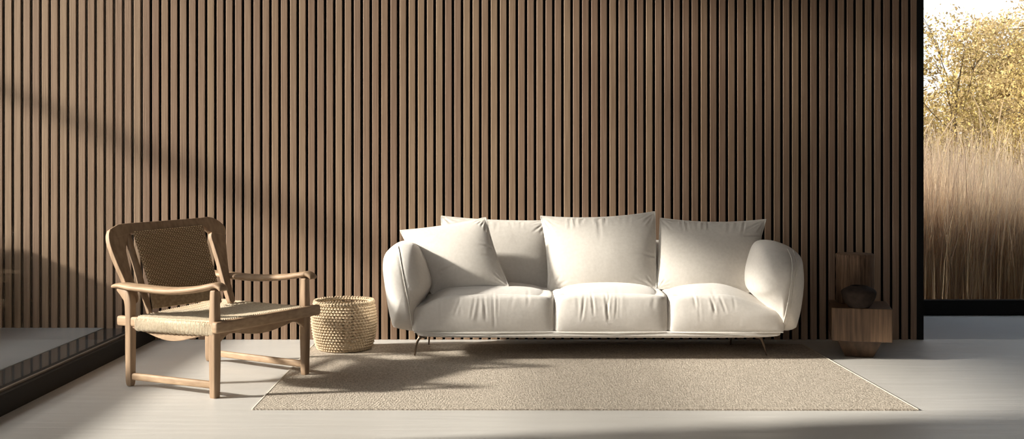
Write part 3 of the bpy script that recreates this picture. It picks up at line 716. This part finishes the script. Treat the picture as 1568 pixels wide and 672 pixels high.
# arching pale plumes
mb = MB(); r_ = random.Random(9)
for i in range(22):
    y = r_.uniform(9.2, 11.5); x = r_.uniform(.33, .60)*y; h = r_.uniform(1.25, 1.62); dx = r_.uniform(-.25, .25); dy = r_.uniform(-.15, .15)
    pts = catmull([(x, y, 0), (x+dx*.15, y+dy*.2, h*.55), (x+dx*.45, y+dy*.5, h*.88), (x+dx*.75, y+dy*.8, h), (x+dx*1.05, y+dy*1.1, h*1.08)], 4)
    sweep(mb, pts, [.004, .004, .005, .013, .012, .003], [.004, .004, .005, .011, .010, .003], None, 5, 2, False)
o = mb.build('reed_plumes', M['plume'], smooth=True); a_ = o.data.attributes.new('rnd', 'FLOAT', 'FACE')
a_.data.foreach_set('value', [.5]*len(o.data.polygons)); tag(o, 'pale feathery plumes arching above the dry reeds', 'reed plumes', kind='stuff')
def tree(loc, h, blobs, nl, leaf, mt, label, seed, tw=.05, den=1.0):
    r_ = random.Random(seed); g = np.random.default_rng(seed)
    t = empty('tree', loc); tag(t, label, 'tree', 'trees beyond the reeds'); L = Vector(loc); mb = MB()
    sweep(mb, catmull([L, L+Vector((.05, 0, h*.3)), L+Vector((-.06, .05, h*.6)), L+Vector((.05, 0, h*.92))], 5), [tw*2, tw*1.5, tw, tw*.3], [tw*2, tw*1.5, tw, tw*.3], (1, 0, 0), 8, 2, False)
    for (x, y, z, r) in blobs:
        c_ = L+Vector((x, y, z))
        s_ = L+Vector((0, 0, max(.3, z-.7-r*.3)))
        tube(mb, catmull([s_, s_.lerp(c_, .5)+Vector((0, 0, -.08)), c_], 4), tw*.22, 6)
        for q in range(6):
            e_ = c_+Vector((r_.gauss(0, 1), r_.gauss(0, 1), r_.gauss(0, .8)+.3)).normalized()*r*.95
            tube(mb, [c_.lerp(s_, .3), c_.lerp(e_, .4)+Vector((0,0,.03)), e_], tw*.10, 5)
    mb.build('trunk', M['bark'], t, smooth=True)
    tot = sum(b[3]**2 for b in blobs); Vs = []
    for (x, y, z, r) in blobs:
        n = int(nl*r*r/tot); ns = max(6, n//26)
        d = g.normal(size=(ns, 3)); d /= np.linalg.norm(d, axis=1)[:, None]; cc = d*(r*g.random((ns, 1))**.45)      # sprays of leaves
        idx = g.integers(0, ns, n); p = cc[idx]+g.normal(size=(n, 3))*.085+np.array([L.x+x, L.y+y, L.z+z])
        a_ = g.normal(size=(n, 3)); a_ /= np.linalg.norm(a_, axis=1)[:, None]; b_ = np.cross(a_, g.normal(size=(n, 3))); b_ /= np.linalg.norm(b_, axis=1)[:, None]
        s_ = leaf*(.6+.8*g.random((n, 1)))
        Vs.append(np.stack([p-a_*s_, p+b_*s_*.48-a_*s_*.1, p+a_*s_, p-b_*s_*.48-a_*s_*.1], 1))
    Vv = np.concatenate(Vs); o = fast_mesh('foliage', Vv, [(0,1,2,3)], [], 4, mt); put_under(o, t); set_rnd(o, g.random(len(Vv)), 1)
gz = -.02
tree((5.75, 14.0, gz), 2.9, [(-.35,0,2.75,.42),(-.15,.1,2.15,.5),(-.75,0,2.3,.38),(.2,0,2.6,.35),(-.5,.1,1.6,.55),(.25,0,1.6,.5),(-.9,.1,1.75,.4),(-.2,0,.95,.6),(-.8,0,1.0,.5)], 9500, .024, M['leaf'],
     'slender ochre-leaved young tree just right of the slatted partition', 21, .03)
tree((7.6, 15.2, gz), 3.6, [(-.2,0,3.0,.55),(.35,0,3.1,.6),(.0,.1,2.4,.75),(.75,.1,2.5,.7),(-.35,.2,1.8,.75),(.5,0,1.6,.85),(.1,-.2,3.5,.3),(1.1,.2,3.4,.6),(-.3,0,1.0,.8),(.7,0,.9,.8),(-1.0,0,.9,.6)], 38000, .024, M['leaf'],
     'bushy golden-green tree filling the right side of the window', 22, .05)
tree((6.6, 19.5, gz), 3.2, [(-1.0,0,1.5,1.0),(.2,0,1.3,.9),(1.5,0,1.6,1.1),(2.6,0,2.0,1.3),(2.2,.2,3.0,.9)], 52000, .034, M['leaf2'],
     'broad tan thicket standing furthest back behind the reeds', 23, .06)
tree((10.4, 17.0, gz), 4.4, [(0,0,3.2,1.1),(-.9,0,2.4,.9),(.9,0,2.6,.9),(0,0,1.6,1.1),(.2,0,4.2,.7)], 18000, .030, M['leaf'],
     'ochre tree at the far right beyond the window edge', 24, .07)

# ------------------------------------------------------------------ light
sd = Vector((1, .185, -.43)).normalized()
l = bpy.data.lights.new('sun', 'SUN'); l.energy = 8.6; l.color = (1, .925, .835); l.angle = math.radians(3.6)
so = bpy.data.objects.new('sun', l); COL.objects.link(so); so.rotation_euler = sd.to_track_quat('-Z', 'Y').to_euler(); so.location = (-8, 0, 6)
w = bpy.data.worlds.new('world'); S.world = w; w.use_nodes = True; nt = w.node_tree; bg = nt.nodes['Background']
tc = N(nt, 'ShaderNodeTexCoord'); sp = N(nt, 'ShaderNodeSeparateXYZ'); nt.links.new(tc.outputs['Generated'], sp.inputs[0])
cr = N(nt, 'ShaderNodeValToRGB'); cr.color_ramp.elements[0].position = -.0; cr.color_ramp.elements[0].color = (1, .97, .93, 1)
cr.color_ramp.elements[1].position = .7; cr.color_ramp.elements[1].color = (.62, .76, .95, 1)
nt.links.new(sp.outputs['Z'], cr.inputs[0]); nt.links.new(cr.outputs[0], bg.inputs['Color']); bg.inputs['Strength'].default_value = 1.15
# bright hazy sky around the low sun
dp = N(nt, 'ShaderNodeVectorMath', operation='DOT_PRODUCT'); nt.links.new(tc.outputs['Generated'], dp.inputs[0]); dp.inputs[1].default_value = tuple(-sd)
cl = N(nt, 'ShaderNodeClamp'); nt.links.new(dp.outputs['Value'], cl.inputs[0]); pw = N(nt, 'ShaderNodeMath', operation='POWER'); pw.inputs[1].default_value = 5; nt.links.new(cl.outputs[0], pw.inputs[0])
ml = N(nt, 'ShaderNodeMath', operation='MULTIPLY'); ml.inputs[1].default_value = 5.2; nt.links.new(pw.outputs[0], ml.inputs[0])
b2 = N(nt, 'ShaderNodeBackground'); b2.inputs['Color'].default_value = (1, .93, .84, 1); nt.links.new(ml.outputs[0], b2.inputs['Strength'])
ads = N(nt, 'ShaderNodeAddShader'); nt.links.new(bg.outputs[0], ads.inputs[0]); nt.links.new(b2.outputs[0], ads.inputs[1]); nt.links.new(ads.outputs[0], nt.nodes['World Output'].inputs[0])

cam = bpy.data.cameras.new('camera'); co = bpy.data.objects.new('camera', cam); COL.objects.link(co)
co.location = (0, 0, EYE); co.rotation_euler = (math.pi/2, 0, 0)
cam.sensor_width = 36; cam.lens = F/1568*36; cam.shift_x = (784-CX)/1568; cam.shift_y = -(336-HY)/1568
S.camera = co
vs = S.view_settings; vs.view_transform = 'Standard'; vs.look = 'None'; vs.gamma = 1; vs.use_curve_mapping = False; vs.exposure = 0.2
